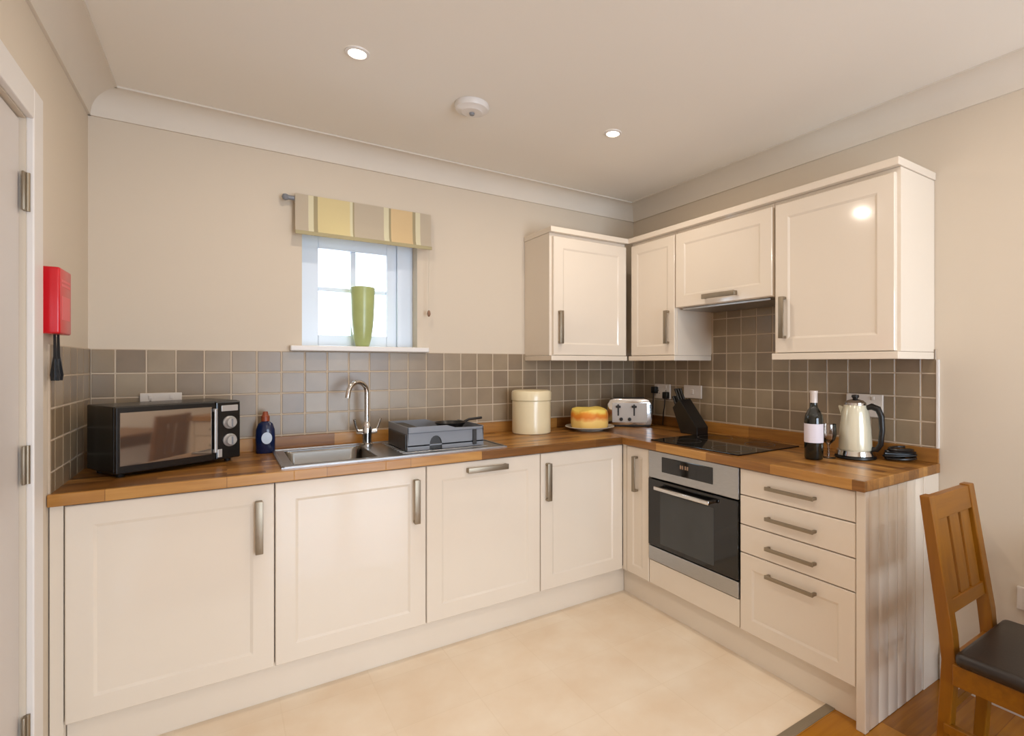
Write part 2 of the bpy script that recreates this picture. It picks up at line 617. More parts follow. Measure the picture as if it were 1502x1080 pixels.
# ------------------------------------------------------------ window in the back wall
t = thing('window_1', 'small white four-pane window above the sink', 'window', (0, 0, 0))
struct(t)
fy0, fy1 = 0.10, 0.16
g0, g1, gz0, gzt = -2.098, -1.746, 1.482, 1.94
b = MB()
b.box(wx0, g0, fy0, fy1, wz0, wz1, 0.004)
b.box(g1, g1 + 0.055, fy0, fy1, wz0, wz1, 0.004)
b.box(g1 + 0.055, wx1, fy0 - 0.018, fy1, wz0, wz1, 0.004)
b.box(g0, g1, fy0, fy1, wz0, gz0, 0.004)
b.box(g0, g1, fy0, fy1, gzt, wz1, 0.004)
b.build('window_frame', M['pvc'], t)
b = MB()
xc = (g0 + g1) / 2
b.box(xc - 0.014, xc + 0.014, fy0 + 0.008, fy1 - 0.005, gz0, gzt, 0.004)
b.box(g0, g1, fy0 + 0.012, fy1 - 0.008, 1.717, 1.739, 0.004)
b.build('glazing_bar', M['pvc'], t)
MB().box(g0, g1, 0.134, 0.139, gz0, gzt).build('pane', M['pane'], t)
struct(MB().box(wx0 - 0.055, wx1 + 0.055, -0.045, 0.0995, 1.393, 1.4205, 0.005).build('trim_5', M['white']), 'white window sill board under the small window', 'window sill')

# striped blind with headrail, fold and pull cord
t = thing('window_blind', 'short yellow and beige striped fabric blind above the window', 'blind', (-2.224, -0.055, 1.965))
b = MB()
Wd = 0.68
prof = [(0.006, 0.190), (0.0, 0.185), (-0.002, 0.10), (-0.006, 0.035), (-0.012, 0.002), (-0.018, 0.0), (-0.016, 0.030), (-0.010, 0.034), (-0.003, 0.10), (-0.003, 0.188), (0.0, 0.194)]
prof = [(0.004, 0.200), (-0.004, 0.200), (-0.005, 0.10), (-0.010, 0.040), (-0.020, 0.020), (-0.020, 0.004), (-0.014, 0.0), (-0.006, 0.003), (0.0, 0.02), (0.002, 0.10)]
b.prism(prof, 'x', 0, Wd)
b.build('fabric', M['blind'], t, smooth=True)
b = MB().box(0.0, Wd, 0.006, 0.054, 0.165, 0.198, 0.003)
b.build('headrail', M['cord'], t)
b = MB()
b.cyl((-0.002, 0.01, 0.178), (-0.035, 0.01, 0.178), 0.011, 14)
b.lathe([(0, -0.017), (0.012, -0.012), (0.017, 0), (0.012, 0.012), (0, 0.017)], 14, c=(-0.04, 0.01, 0.178))
b.build('finial', M['grey'], t, smooth=True)
b = MB().box(0.0, Wd, -0.023, -0.0195, 0.0, 0.018, 0.001)
b.build('bottom_hem', mat('blind_hem', rgb(170, 158, 122), 0.9, noise=0.05), t)
b = MB()
b.tube([(Wd - 0.012, 0.0, 0.17), (Wd - 0.008, 0.002, 0.0), (Wd - 0.012, 0.0, -0.2), (Wd - 0.01, 0.001, -0.34)], 0.0015, 6)
c = b.build('pull_cord', M['cord'], t)
MB().lathe([(0.002, 0), (0.008, -0.008), (0.010, -0.022), (0.006, -0.034), (0, -0.038)], 12, c=(Wd - 0.01, 0.001, -0.335)).build('acorn', M['knob'], c, smooth=True)

# vase on the sill
b = MB().lathe([(0.0, 0.0), (0.030, 0.0), (0.035, 0.006), (0.046, 0.05), (0.0545, 0.11), (0.059, 0.18), (0.0615, 0.25), (0.0635, 0.316), (0.060, 0.318), (0.056, 0.25), (0.050, 0.12), (0.030, 0.02), (0, 0.015)], 48, cap=False)
tag(b.build('vase', M['green'], smooth=True, loc=(-1.893, 0.02, 1.4205)), 'tall tapered olive green vase standing on the window sill', 'vase')

# ------------------------------------------------------------ tiled splashbacks (real tiles on a grout bed)
def tiles(name, x0, x1, zrows, ref, pitch, frame, label, extra=()):
    """frame(u, v, w): u along wall, v up, w out of the wall."""
    b = MB()
    def tile(u0, u1, v0, v1):
        if u1 - u0 < 0.012 or v1 - v0 < 0.012:
            return
        t = bmesh.new()
        bmesh.ops.create_cube(t, size=1)
        t.transform(Matrix.Translation(((u0 + u1) / 2, 0.0045, (v0 + v1) / 2)) @ Matrix.Diagonal((u1 - u0 - 0.0058, 0.007, v1 - v0 - 0.0058, 1)))
        bmesh.ops.bevel(t, geom=t.edges[:], offset=0.0016, segments=1, affect='EDGES')
        t.transform(frame)
        b._take(t)
    for (a, c, z0, z1) in [(x0, x1, zrows[0], zrows[1])] + list(extra):
        k0 = math.floor((a - ref) / pitch)
        while ref + k0 * pitch < c:
            u0, u1 = max(a, ref + k0 * pitch), min(c, ref + (k0 + 1) * pitch)
            top = z1
            # rows hang from the 1.392 line
            r = 0
            zt = 1.392
            while zt < z1 - 1e-4:
                zt += pitch
            while zt > z0 + 1e-4:
                tile(u0, u1, max(z0, zt - pitch), min(z1, zt))
                zt -= pitch
            k0 += 1
    o = b.build(name, M['tile'])
    g = MB()
    for (a, c, z0, z1) in [(x0, x1, zrows[0], zrows[1])] + list(extra):
        g.box(a, c, 0.0005, 0.0062, z0, z1, mtx=frame)
    g.build('grout', M['grout'], o)
    struct(o, label, 'wall tiles')
    return o
P_ = 0.1037
F_back = Matrix(((1, 0, 0, 0), (0, -1, 0, 0), (0, 0, 1, 0), (0, 0, 0, 1)))
F_right = Matrix(((0, -1, 0, 0), (1, 0, 0, 0), (0, 0, 1, 0), (0, 0, 0, 1)))     # u = world y, out = -x
F_left = Matrix(((0, 1, 0, XL), (1, 0, 0, 0), (0, 0, 1, 0), (0, 0, 0, 1)))       # u = world y, out = +x
tiles('trim_6', XL + 0.009, -0.009, (0.905, 1.392), -2.9004, P_, F_back, 'taupe square wall tiles behind the sink')
tiles('trim_7', -1.945, -0.0005, (0.905, 1.392), -1.888, P_, F_right, 'taupe square wall tiles behind the hob and kettle', extra=[(-1.379, -0.736, 1.392, 1.80)])
tiles('trim_8', -0.60, -0.0005, (0.905, 1.392), -0.60 + 0.05, P_, F_left, 'taupe square wall tiles beside the black microwave')
b = MB().box(-0.011, 0, -1.955, -1.9455, 0.972, 1.347, 0.001)
struct(b.build('trim_9', M['white']), 'white edging strip ending the wall tiles by the kettle', 'tile edging')

# ------------------------------------------------------------ worktop
ZW, TH = 0.91, 0.04
YE = -1.957
t = thing('worktop', 'L-shaped oak stave worktop running along both walls', 'worktop')
bx0, bx1, by0, by1 = -2.283, -1.935, -0.515, -0.125       # sink bowl cut-out
b = MB()
b.box(XL + 0.002, bx0, -0.62, -0.001, ZW - TH, ZW, 0.003)
b.box(bx1, -0.62, -0.62, -0.001, ZW - TH, ZW, 0.003)
b.box(bx0 - 0.003, bx1 + 0.003, -0.62, by0, ZW - TH, ZW, 0.003)
b.box(bx0 - 0.003, bx1 + 0.003, by1, -0.001, ZW - TH, ZW, 0.003)
b.build('back_section', M['worktop'], t)
b = MB().box(0.001, 1.957, -0.62, -0.001, ZW - TH, ZW, 0.003)
s = b.build('side_section', M['worktop'], t)
s.rotation_euler = (0, 0, -PI / 2)
b = MB()
b.box(XL + 0.010, -0.022, -0.021, -0.0095, ZW, 0.972, 0.002)
b.build('upstand', M['worktop'], t)
b = MB().box(0.021, 1.957, -0.021, -0.0095, ZW, 0.972, 0.002)
s = b.build('upstand', M['worktop'], t)
s.rotation_euler = (0, 0, -PI / 2)

# ------------------------------------------------------------ kitchen units
def bar_handle(parent, x, z, L, horiz=False, y=0.0, wid=0.026, curved=False):
    """flat bow handle standing off the door front; centre at x, z"""
    b = MB()
    def bx(a0, a1, y0, y1, c0, c1, bev):
        if horiz:
            b.box(x + c0, x + c1, y0, y1, z + a0, z + a1, bev)
        else:
            b.box(x + a0, x + a1, y0, y1, z + c0, z + c1, bev)
    h = wid / 2
    bx(-h, h, y - 0.030, y - 0.023, -L / 2, L / 2, 0.002)
    bx(-h + 0.002, h - 0.002, y - 0.024, y, -L / 2, -L / 2 + 0.012, 0.002)
    bx(-h + 0.002, h - 0.002, y - 0.024, y, L / 2 - 0.012, L / 2, 0.002)
    return b.build('handle', M['nickel'], parent, smooth=True)

def base_unit(name, label, loc, rz, w, z0=0.15, z1=0.868, depth=0.57, cat='base cabinet', handle=None, group=None, left=0.0):
    t = thing(name, label, cat, loc, rz, group)
    # open-topped box of boards
    b = MB()
    b.box(0.001, 0.018, 0.022, depth, z0 + 0.002, z1 - 0.001)
    b.box(w - 0.018, w - 0.001, 0.022, depth, z0 + 0.002, z1 - 0.001)
    b.box(0.018, w - 0.018, 0.022, depth, z0 + 0.002, z0 + 0.02)
    b.box(0.018, w - 0.018, depth - 0.01, depth, z0 + 0.02, z1 - 0.001)
    b.build('carcass', M['carcass'], t)
    d = MB().panel_door(0.002, w - 0.002, z0, z1 - 0.004, 0.0, 0.02).build('door', M['cream'], t)
    if handle:
        bar_handle(d, *handle)
    return t
R = -PI / 2
xs = [-2.950, -2.350, -1.750, -1.150, -0.5995]
base_unit('base_cabinet', 'wide cream base cabinet at the left end, under the black microwave', (xs[0], -0.6, 0), 0, xs[1] - xs[0], handle=(0.547, 0.705, 0.20))
base_unit('base_cabinet', 'cream base cabinet below the sink and tap', (xs[1], -0.6, 0), 0, xs[2] - xs[1], handle=(0.552, 0.715, 0.195))
base_unit('integrated_dishwasher', 'cream fronted appliance with a horizontal handle, under the grey dish rack', (xs[2], -0.6, 0), 0, xs[3] - xs[2], handle=(0.298, 0.825, 0.21, True), cat='dishwasher')
base_unit('base_cabinet', 'cream corner base cabinet with its handle at the left edge, below the cream tin', (xs[3], -0.6, 0), 0, xs[4] - xs[3], handle=(0.042, 0.715, 0.195))
tag(MB().box(XL + 0.003, -2.9515, -0.594, -0.03, 0.0, 0.868, 0.002).build('filler_panel', M['cream']), 'narrow cream filler strip between the left wall and first base cabinet', 'filler panel')
# right run
def yu(y):
    return (-0.6, y, 0)
t = thing('base_cabinet', 'narrow cream base cabinet squeezed between the corner and the oven', 'base cabinet', (-0.6, -0.604, 0), R)
MB().box(0.001, 0.214, 0.022, 0.55, 0.152, 0.866).build('carcass', M['carcass'], t)
d = MB().panel_door(0.030, 0.213, 0.15, 0.864, 0.0, 0.02, 0.05).build('door', M['cream'], t)
MB().box(-0.003, 0.028, 0.0005, 0.02, 0.15, 0.866).build('corner_post', M['cream'], t)
bar_handle(d, 0.117, 0.718, 0.195)

# oven
oy = -0.820
ow = 0.589
t = thing('oven', 'built-in stainless steel oven with black glass door', 'oven', yu(oy), R)
MB().box(0.004, ow - 0.004, 0.02, 0.54, 0.282, 0.866).build('oven_housing', M['black'], t)
cpnl = MB().box(0.003, ow - 0.003, -0.006, 0.02, 0.722, 0.866, 0.003).build('control_panel', M['steel'], t)
b = MB().box(0.105, 0.442, -0.009, -0.004, 0.763, 0.842, 0.002)
dd = b.build('display_window', M['blackglass'], cpnl)
b = MB()
for i, (a, c) in enumerate(((0.235, 0.245), (0.25, 0.258), (0.268, 0.276), (0.281, 0.291))):
    b.box(a, c, -0.0096, -0.0088, 0.802, 0.820)
b.build('clock_digits', M['display'], dd)
drr = MB().box(0.003, ow - 0.003, -0.008, 0.02, 0.362, 0.716, 0.003).build('oven_door', M['blackglass'], t)
MB().box(0.095, 0.452, -0.0095, -0.006, 0.385, 0.655, 0.001).build('oven_window', M['ovenwin'], drr)
hb = MB()
hb.box(0.085, 0.452, -0.050, -0.034, 0.672, 0.692, 0.005, 3)
hb.box(0.092, 0.108, -0.036, -0.006, 0.674, 0.690, 0.002)
hb.box(0.430, 0.446, -0.036, -0.006, 0.674, 0.690, 0.002)
hb.build('handle', M['chrome'], drr, smooth=True)
MB().box(0.003, ow - 0.003, -0.006, 0.02, 0.282, 0.356, 0.003).build('lower_trim', M['steel'], t)
tag(MB().box(-0.598, -0.58, oy - ow + 0.002, oy - 0.002, 0.151, 0.276, 0.002).build('filler_panel', M['cream']), 'cream panel below the stainless steel oven', 'filler panel')

# drawer unit
dy = oy - ow
dw = 0.508
t = thing('drawer_unit', 'cream four-drawer unit beside the oven', 'drawer unit', yu(dy), R)
MB().box(0.001, dw - 0.001, 0.022, 0.57, 0.152, 0.866).build('carcass', M['carcass'], t)
for z0, z1, hz in ((0.750, 0.864, 0.806), (0.620, 0.746, 0.678), (0.496, 0.616, 0.553), (0.15, 0.492, 0.436)):
    d = MB()
    if z1 - z0 > 0.2:
        d.panel_door(0.002, dw - 0.002, z0, z1, 0, 0.02, 0.06)
    else:
        d.panel_door(0.002, dw - 0.002, z0, z1, 0, 0.02, 0.0)
    d = d.build('drawer', M['cream'], t)
    bar_handle(d, 0.252, hz, 0.215, True, wid=0.016)

# end panel: tongue and groove boards with stiles
ey = dy - dw - 0.001
t = thing('end_panel', 'cream tongue and groove end panel beside the oak chair', 'end panel', (-0.602, ey, 0), R)
th = 0.034
b = MB()
# local: x 0..th thickness (towards -y world), y 0..0.6 depth (towards +x world)
b.box(0, th, 0.0, 0.028, 0.0, 0.869, 0.003)
b.box(0, th, 0.462, 0.600, 0.0, 0.869, 0.002)
b.box(0, th - 0.006, 0.028, 0.462, 0.0, 0.869)
b.build('frame', M['cream'], t)
b = MB()
nb = 6
bw = (0.462 - 0.028) / nb
for i in range(nb):
    y0 = 0.028 + i * bw
    b.box(th - 0.012, th - 0.001, y0 + 0.0008, y0 + bw - 0.0008, 0.001, 0.868, 0.0045, 2)
b.build('boarding', M['cream'], t, smooth=True)

# plinths
tag(MB().box(XL + 0.038, -0.556, -0.556, -0.540, 0.0, 0.1485, 0.001).build('plinth', M['cream']), 'long cream plinth below the base cabinets on the window wall', 'plinth')
tag(MB().box(-0.556, -0.540, dy - dw + 0.001, -0.557, 0.0, 0.1485, 0.001).build('plinth', M['cream']), 'cream plinth below the oven and drawers', 'plinth')

# wall cabinets
WZ0, WZ1 = 1.378, 2.106
CT, CB = 2.138, 1.348
def wall_unit(label, loc, rz, w, z0, z1, depth, handle, name='wall_cabinet', door_x=(0.002, None), fr=0.065):
    t = thing(name, label, 'wall cabinet', loc, rz)
    MB().box(0.0005, w - 0.0005, 0.0205, depth, z0 + 0.001, z1 - 0.001).build('carcass', M['cream'], t)
    d = MB().panel_door(door_x[0], (door_x[1] or w - 0.002), z0 + 0.003, z1 - 0.022, 0.0, 0.02, fr).build('door', M['cream'], t)
    bar_handle(d, *handle)
    return t
wall_unit('cream corner wall cabinet on the window wall, above the cream tin', (-0.912, -0.32, 0), 0, 0.578, WZ0, WZ1, 0.318, (0.060, 1.546, 0.195), door_x=(0.018, 0.575))
wall_unit('narrow cream wall cabinet between the corner and the hood cabinet', (-0.32, -0.335, 0), R, 0.401, WZ0, WZ1, 0.318, (0.345, 1.546, 0.195), door_x=(0.012, 0.397), fr=0.055)
t = wall_unit('short cream lift-up hood cabinet above the hob', (-0.32, -0.738, 0), R, 0.640, 1.652, WZ1, 0.318, (0.330, 1.694, 0.215, True))
b = MB()
b.box(0.03, 0.61, 0.03, 0.29, 1.640, 1.652, 0.002)
b.build('extractor_grille', M['steel'], t)
wall_unit('large cream wall cabinet at the right end, above the kettle', (-0.32, -1.380, 0), R, 0.556, WZ0, WZ1, 0.318, (0.062, 1.546, 0.195), door_x=(0.014, 0.542))
# cornice strip and light pelmets
b = MB()
def strip(b, z0, z1, out, segs):
    for (x0, x1, y0, y1) in segs:
        b.box(x0 - 0, x1, y0, y1, z0, z1, 0.003)
b.box(-0.918, -0.31, -0.330, -0.002, WZ1, CT, 0.003)
b.box(-0.330, -0.002, -1.942, -0.329, WZ1, CT, 0.003)
tag(b.build('cabinet_cornice', M['cream']), 'cream cornice moulding along the top of the wall cabinets', 'cornice')
b = MB()
b.box(-0.912, -0.335, -0.326, -0.002, CB, WZ0, 0.003)
b.box(-0.326, -0.010, -0.738, -0.327, CB, WZ0, 0.003)
tag(b.build('light_pelmet', M['cream']), 'cream pelmet below the two corner wall cabinets', 'pelmet')
b = MB().box(-0.326, -0.010, -1.938, -1.379, CB, WZ0, 0.003)
tag(b.build('light_pelmet', M['cream']), 'cream pelmet below the large right-hand wall cabinet', 'pelmet')

# ------------------------------------------------------------ hob
t = thing('hob', 'black ceramic glass hob set in the worktop above the oven', 'hob', (-0.335, -1.09, ZW))
MB().box(-0.235, 0.235, -0.29, 0.29, 0.0, 0.006, 0.002).build('glass_top', M['blackglass'], t)
ringm = mat('hob_ring', rgb(70, 66, 62), 0.3, noise=0.05)
for x, y, r in ((-0.11, -0.15, 0.095), (0.11, -0.15, 0.075), (-0.11, 0.14, 0.075), (0.11, 0.14, 0.095)):
    MB().lathe([(r, 0), (r, 0.0004), (r - 0.003, 0.0004), (r - 0.003, 0)], 48, c=(x, y, 0.0061), cap=False).build('cooking_zone', ringm, t)

# ------------------------------------------------------------ sink
t = thing('sink', 'stainless steel inset sink with bowl at left, below the window', 'sink', (0, 0, ZW))
b = MB()
sx0, sx1, sy0, sy1 = -2.325, -1.33, -0.575, -0.075
for (x0, x1, y0, y1) in ((sx0, bx0 + 0.004, sy0, sy1), (bx1 - 0.004, sx1, sy0, sy1), (bx0 + 0.004, bx1 - 0.004, sy0, by0 + 0.004), (bx0 + 0.004, bx1 - 0.004, by1 - 0.004, sy1)):
    b.box(x0, x1, y0, y1, 0.0003, 0.005)
b.box(sx0, sx1, sy0, sy0 + 0.012, 0.004, 0.009, 0.002)
b.box(sx0, sx1, sy1 - 0.012, sy1, 0.004, 0.009, 0.002)
b.box(sx0, sx0 + 0.012, sy0, sy1, 0.004, 0.009, 0.002)
b.box(sx1 - 0.012, sx1, sy0, sy1, 0.004, 0.009, 0.002)
b.build('rim', M['steel'], t)
b = MB()
bt = bmesh.new()
def rring(x0, x1, y0, y1, z, r, n=5):
    vs = []
    for cx_, cy_, a0 in ((x1 - r, y1 - r, 0), (x0 + r, y1 - r, PI / 2), (x0 + r, y0 + r, PI), (x1 - r, y0 + r, 1.5 * PI)):
        for i in range(n + 1):
            a = a0 + PI / 2 * i / n
            vs.append(bt.verts.new((cx_ + r * math.cos(a), cy_ + r * math.sin(a), z)))
    return vs
rr = [rring(bx0 + 0.001, bx1 - 0.001, by0 + 0.001, by1 - 0.001, 0.004, 0.03), rring(bx0 + 0.006, bx1 - 0.006, by0 + 0.006, by1 - 0.006, -0.01, 0.04),
      rring(bx0 + 0.010, bx1 - 0.010, by0 + 0.010, by1 - 0.010, -0.13, 0.05), rring(bx0 + 0.03, bx1 - 0.03, by0 + 0.03, by1 - 0.03, -0.155, 0.05)]
for A, B in zip(rr, rr[1:]):
    for k in range(len(A)):
        j = (k + 1) % len(A)
        bt.faces.new((A[k], A[j], B[j], B[k]))
bt.faces.new(rr[-1])
b._take(bt)
b.build('bowl', mat('bowl_steel', rgb(128, 124, 118), 0.22, 1.0, noise=0.04), t, smooth=True)
MB().lathe([(0.0, 0.002), (0.03, 0.002), (0.036, 0.0)], 24, c=((bx0 + bx1) / 2, (by0 + by1) / 2, -0.1548)).build('waste', M['chrome'], t, smooth=True)
b = MB()
for i in range(9):
    y = -0.50 + i * 0.045
    b.box(-1.83, -1.40, y, y + 0.008, 0.0045, 0.008, 0.0015)
b.build('drainer_ribs', M['steel'], t)

# mixer tap
t = thing('mixer_tap', 'tall chrome swan-neck mixer tap behind the sink bowl', 'tap', (-1.905, -0.135, ZW + 0.005))
b = MB().lathe([(0.032, 0), (0.032, 0.006), (0.024, 0.012), (0.023, 0.03), (0.026, 0.055), (0.026, 0.085), (0.020, 0.105), (0.014, 0.12), (0, 0.121)], 28)
b.build('tap_body', M['chrome'], t, smooth=True)
pts = [(0, 0, 0.11), (0, 0, 0.20), (0, 0, 0.265)]
dr = Vector((-0.87, -0.49, 0))
Rr = 0.057
for i in range(1, 13):
    a = PI * i / 12 * 0.93
    o = Rr * (1 - math.cos(a))
    pts.append((dr.x * o, dr.y * o, 0.265 + Rr * math.sin(a)))
pts.append((pts[-1][0] + dr.x * 0.006, pts[-1][1] + dr.y * 0.006, pts[-1][2] - 0.032))
MB().tube(pts, 0.0115, 14).build('spout', M['chrome'], t, smooth=True)
for sgn in (-1, 1):
    b = MB()
    b.cyl((sgn * 0.02, -0.002, 0.068), (sgn * 0.048, -0.006, 0.072), 0.014, 16)
    b.tube([(sgn * 0.044, -0.006, 0.072), (sgn * 0.055, -0.010, 0.10), (sgn * 0.064, -0.016, 0.135)], 0.006, 10)
    b.build('lever', M['chrome'], t, smooth=True)

# ------------------------------------------------------------ microwave
t = thing('microwave', 'black microwave oven with mirrored door in the left corner', 'microwave', (-2.845, -0.440, ZW), math.radians(27))
mw, mh, md = 0.435, 0.262, 0.245
MB().box(0, mw, 0.012, md, 0.014, mh, 0.005).build('body', M['mwblack'], t)
for x in (0.03, mw - 0.03):
    for y in (0.04, md - 0.04):
        MB().lathe([(0.012, 0), (0.014, 0.016)], 14, c=(x, y, 0)).build('foot', M['black'], t)
fx = 0.335
d = MB()
d.box(0.001, fx, -0.008, 0.011, 0.016, mh - 0.002, 0.004)
d = d.build('door', M['mwblack'], t)
MB().box(0.012, fx - 0.016, -0.0095, -0.007, 0.044, mh - 0.022, 0.001).build('door_glass', M['mwglass'], d)
b = MB()
b.box(fx - 0.012, fx - 0.002, -0.026, -0.018, 0.05, mh - 0.03, 0.002)
b.box(fx - 0.011, fx - 0.003, -0.020, -0.007, 0.05, 0.062)
b.box(fx - 0.011, fx - 0.003, -0.020, -0.007, mh - 0.042, mh - 0.03)
b.build('handle', M['silver'], d)
cpnl = MB().box(fx + 0.001, mw - 0.001, -0.008, 0.011, 0.016, mh - 0.002, 0.006).build('control_panel', M['mwblack'], t)
MB().box(fx + 0.022, mw - 0.012, -0.0095, -0.007, 0.218, 0.243, 0.001).build('display', M['silver'], cpnl)
for zk in (0.170, 0.095):
    b = MB()
    b.lathe([(0.027, 0), (0.027, 0.006), (0.022, 0.010), (0.019, 0.022), (0, 0.023)], 24, mtx=Matrix.Translation(((fx + mw) / 2 + 0.004, -0.008, zk)) @ Matrix.Rotation(PI / 2, 4, 'X'))
    kb = b.build('knob', M['silver'], cpnl, smooth=True)
    MB().box((fx + mw) / 2 + 0.001, (fx + mw) / 2 + 0.007, -0.033, -0.030, zk - 0.016, zk + 0.016, 0.001).build('pointer', M['grey'], kb)
MB().box(fx + 0.006, fx + 0.024, -0.0115, -0.007, 0.026, 0.060, 0.002).build('door_button', M['silver'], cpnl)

# washing-up liquid
t = thing('detergent_bottle', 'blue washing-up liquid bottle with orange cap beside the microwave', 'bottle', (-2.352, -0.095, ZW), math.radians(-8))
MB().lathe([(0.0, 0), (0.036, 0), (0.040, 0.006), (0.041, 0.07), (0.039, 0.11), (0.030, 0.138), (0.014, 0.150), (0.013, 0.156), (0, 0.156)], 32, sy=0.62).build('body', M['blue'], t, smooth=True)
MB().lathe([(0.018, 0.15), (0.018, 0.172), (0.013, 0.178), (0.010, 0.194), (0, 0.196)], 20).build('cap', M['orangecap'], t, smooth=True)
MB().lathe([(0.0, 0.001), (0.024, 0.0012), (0.024, 0.0)], 28, mtx=Matrix.Translation((0.008, -0.0258, 0.072)) @ Matrix.Rotation(PI / 2, 4, 'X') @ Matrix.Diagonal((0.9, 1.15, 1, 1))).build('round_label', M['labelblue'], t)

# dish rack
t = thing('dish_rack', 'grey plastic dish rack standing on the sink drainer', 'dish rack', (-1.80, -0.480, ZW + 0.008))
rw, rd, rh = 0.385, 0.335, 0.112
b = MB()
# front side with two arched openings, back side, base
def arch(b, y0, y1, xa, xb, notch):
    n0, n1, nh = notch
    poly = [(xa, 0.0), (n0, 0.0)] + [(n0 + (n1 - n0) * (0.5 - 0.5 * math.cos(PI * i / 8)), nh * math.sin(PI * i / 8) ** 0.6) for i in range(1, 8)] + [(n1, 0.0), (xb, 0.0), (xb + 0.006, rh - 0.018), (xb * 0.62 + xa * .38, rh - 0.014), (xb * 0.5 + xa * .5, rh), (xa - 0.006, rh)]
    b.prism(poly, 'y', y0, y1)
arch(b, 0.0, 0.006, 0.006, rw - 0.006, (0.105, 0.168, 0.066))
arch(b, rd - 0.006, rd, 0.006, rw - 0.006, (0.115, 0.165, 0.055))
b.box(0, 0.006, 0.0, rd, 0.0, rh, 0.001)
b.box(rw - 0.006, rw, 0.0, rd, 0.0, rh - 0.012, 0.001)
b.box(0, rw, 0, rd, 0.02, 0.026)
b.build('tray', M['grey'], t)
MB().box(0.004, rw - 0.004, -0.006, 0.0, rh - 0.016 - 0.012, rh - 0.028, 0.002).build('rim', M['grey'], t)
b = MB()
for i in range(12):
    x = 0.092 + i * 0.022
    b.tube([(x, 0.05, 0.026), (x, 0.05, 0.078), (x, rd - 0.06, 0.078), (x, rd - 0.06, 0.026)], 0.002, 6)
b.build('plate_prongs', M['darkgrey'], t)
MB().box(0.010, rw - 0.010, 0.010, 0.016, 0.027, 0.078).build('notch_shade', M['darkgrey'], t)  # dark backing that colours in the shade behind the front arch
MB().box(0.010, rw - 0.010, 0.008, 0.018, 0.001, 0.0195).build('notch_shade_low', M['darkgrey'], t)  # lower dark backing, same painted shade below the tray base
c = MB()
c.box(0.012, 0.070, 0.03, rd - 0.04, 0.027, 0.105, 0.004)
c.build('cutlery_basket', M['darkgrey'], t)
MB().box(0.325, 0.345, -0.008, -0.0002, 0.008, 0.082, 0.002).build('slot_strip', M['darkgrey'], t)  # dark strip laid on where the rack front has a slot
MB().box(-0.008, -0.0002, 0.012, rd - 0.03, 0.002, 0.078, 0.002).build('end_shade', M['darkgrey'], t)  # dark sheet standing in for the shade on the rack's left end

# black frying pan lying in the rack
t = thing('frying_pan', 'small black pan lying across the right end of the grey dish rack', 'pan', (-1.522, -0.30, 1.0015))
MB().lathe([(0.0, 0.0), (0.060, 0.0), (0.078, 0.022), (0.081, 0.022), (0.062, -0.003), (0, -0.003)], 32, cap=False).build('pan_body', M['black'], t, smooth=True)
MB().tube([(0.078, 0.0, 0.019), (0.105, 0.003, 0.030), (0.18, 0.006, 0.034)], 0.007, 10).build('handle', M['black'], t, smooth=True)

# ------------------------------------------------------------ cream tin
t = thing('storage_tin', 'cylindrical cream bread tin in front of the wall tiles', 'tin', (-0.950, -0.155, ZW))
MB().lathe([(0, 0), (0.112, 0), (0.117, 0.005), (0.117, 0.196), (0.113, 0.200), (0, 0.200)], 56).build('body', M['creamtin'], t, smooth=True)
MB().lathe([(0.113, 0.201), (0.121, 0.201), (0.121, 0.245), (0.117, 0.255), (0.105, 0.260), (0, 0.262)], 56).build('lid', M['creamtin'], t, smooth=True)
# cake on a plate
t = thing('plate', 'pale round plate carrying the yellow cake', 'plate', (-0.570, -0.235, ZW))
MB().lathe([(0, 0), (0.085, 0), (0.09, 0.006), (0.150, 0.018), (0.158, 0.024), (0.155, 0.026), (0.145, 0.022), (0.09, 0.012), (0, 0.011)], 56, cap=False).build('dish', M['plate'], t, smooth=True)
b = MB().lathe([(0, 0), (0.112, 0), (0.118, 0.012), (0.120, 0.05), (0.119, 0.092), (0.112, 0.115), (0.085, 0.124), (0, 0.127)], 56)
for v in b.bm.verts:
    a = math.atan2(v.co.y, v.co.x)
    k = 1 + 0.018 * math.sin(5 * a + 1) + 0.012 * math.sin(9 * a)
    v.co.x *= k
    v.co.y *= k
    if v.co.z > 0.08:
        v.co.z += 0.006 * math.sin(3 * a + 0.6)
tag(b.build('sponge_cake', M['cake'], smooth=True, loc=(-0.570, -0.235, ZW + 0.0135)), 'round yellow sponge cake with an orange band, on the plate', 'cake')

# toaster
t = thing('toaster', 'chrome toaster with black levers in the corner', 'toaster', (-0.225, -0.215, ZW), math.radians(-38))
# local front faces -y
b = MB()
poly = [(-0.145, 0.012), (0.145, 0.012), (0.150, 0.05), (0.146, 0.15), (0.128, 0.180), (0.10, 0.188), (-0.10, 0.188), (-0.128, 0.180), (-0.146, 0.15), (-0.150, 0.05)]
b.prism(poly, 'y', -0.075, 0.075, 0.006)
b.build('body', M['chrome'], t, smooth=True)
MB().box(-0.135, 0.135, -0.068, 0.068, 0.0, 0.014, 0.003).build('base', M['black'], t)
MB().box(-0.115, 0.115, -0.080, -0.075, 0.030, 0.160, 0.002).build('front_plate', M['silver'], t)
for x in (-0.075, 0.03):
    b = MB()
    b.box(x - 0.005, x + 0.005, -0.082, -0.079, 0.075, 0.150)
    lv = b.build('lever_slot', M['black'], t)
    MB().box(x - 0.016, x + 0.016, -0.102, -0.080, 0.128, 0.142, 0.003).build('lever', M['black'], lv)
for x in (-0.055, 0.0):
    MB().lathe([(0.012, 0), (0.011, 0.012), (0, 0.013)], 18, mtx=Matrix.Translation((x, -0.080, 0.052)) @ Matrix.Rotation(PI / 2, 4, 'X')).build('dial', M['black'], t, smooth=True)
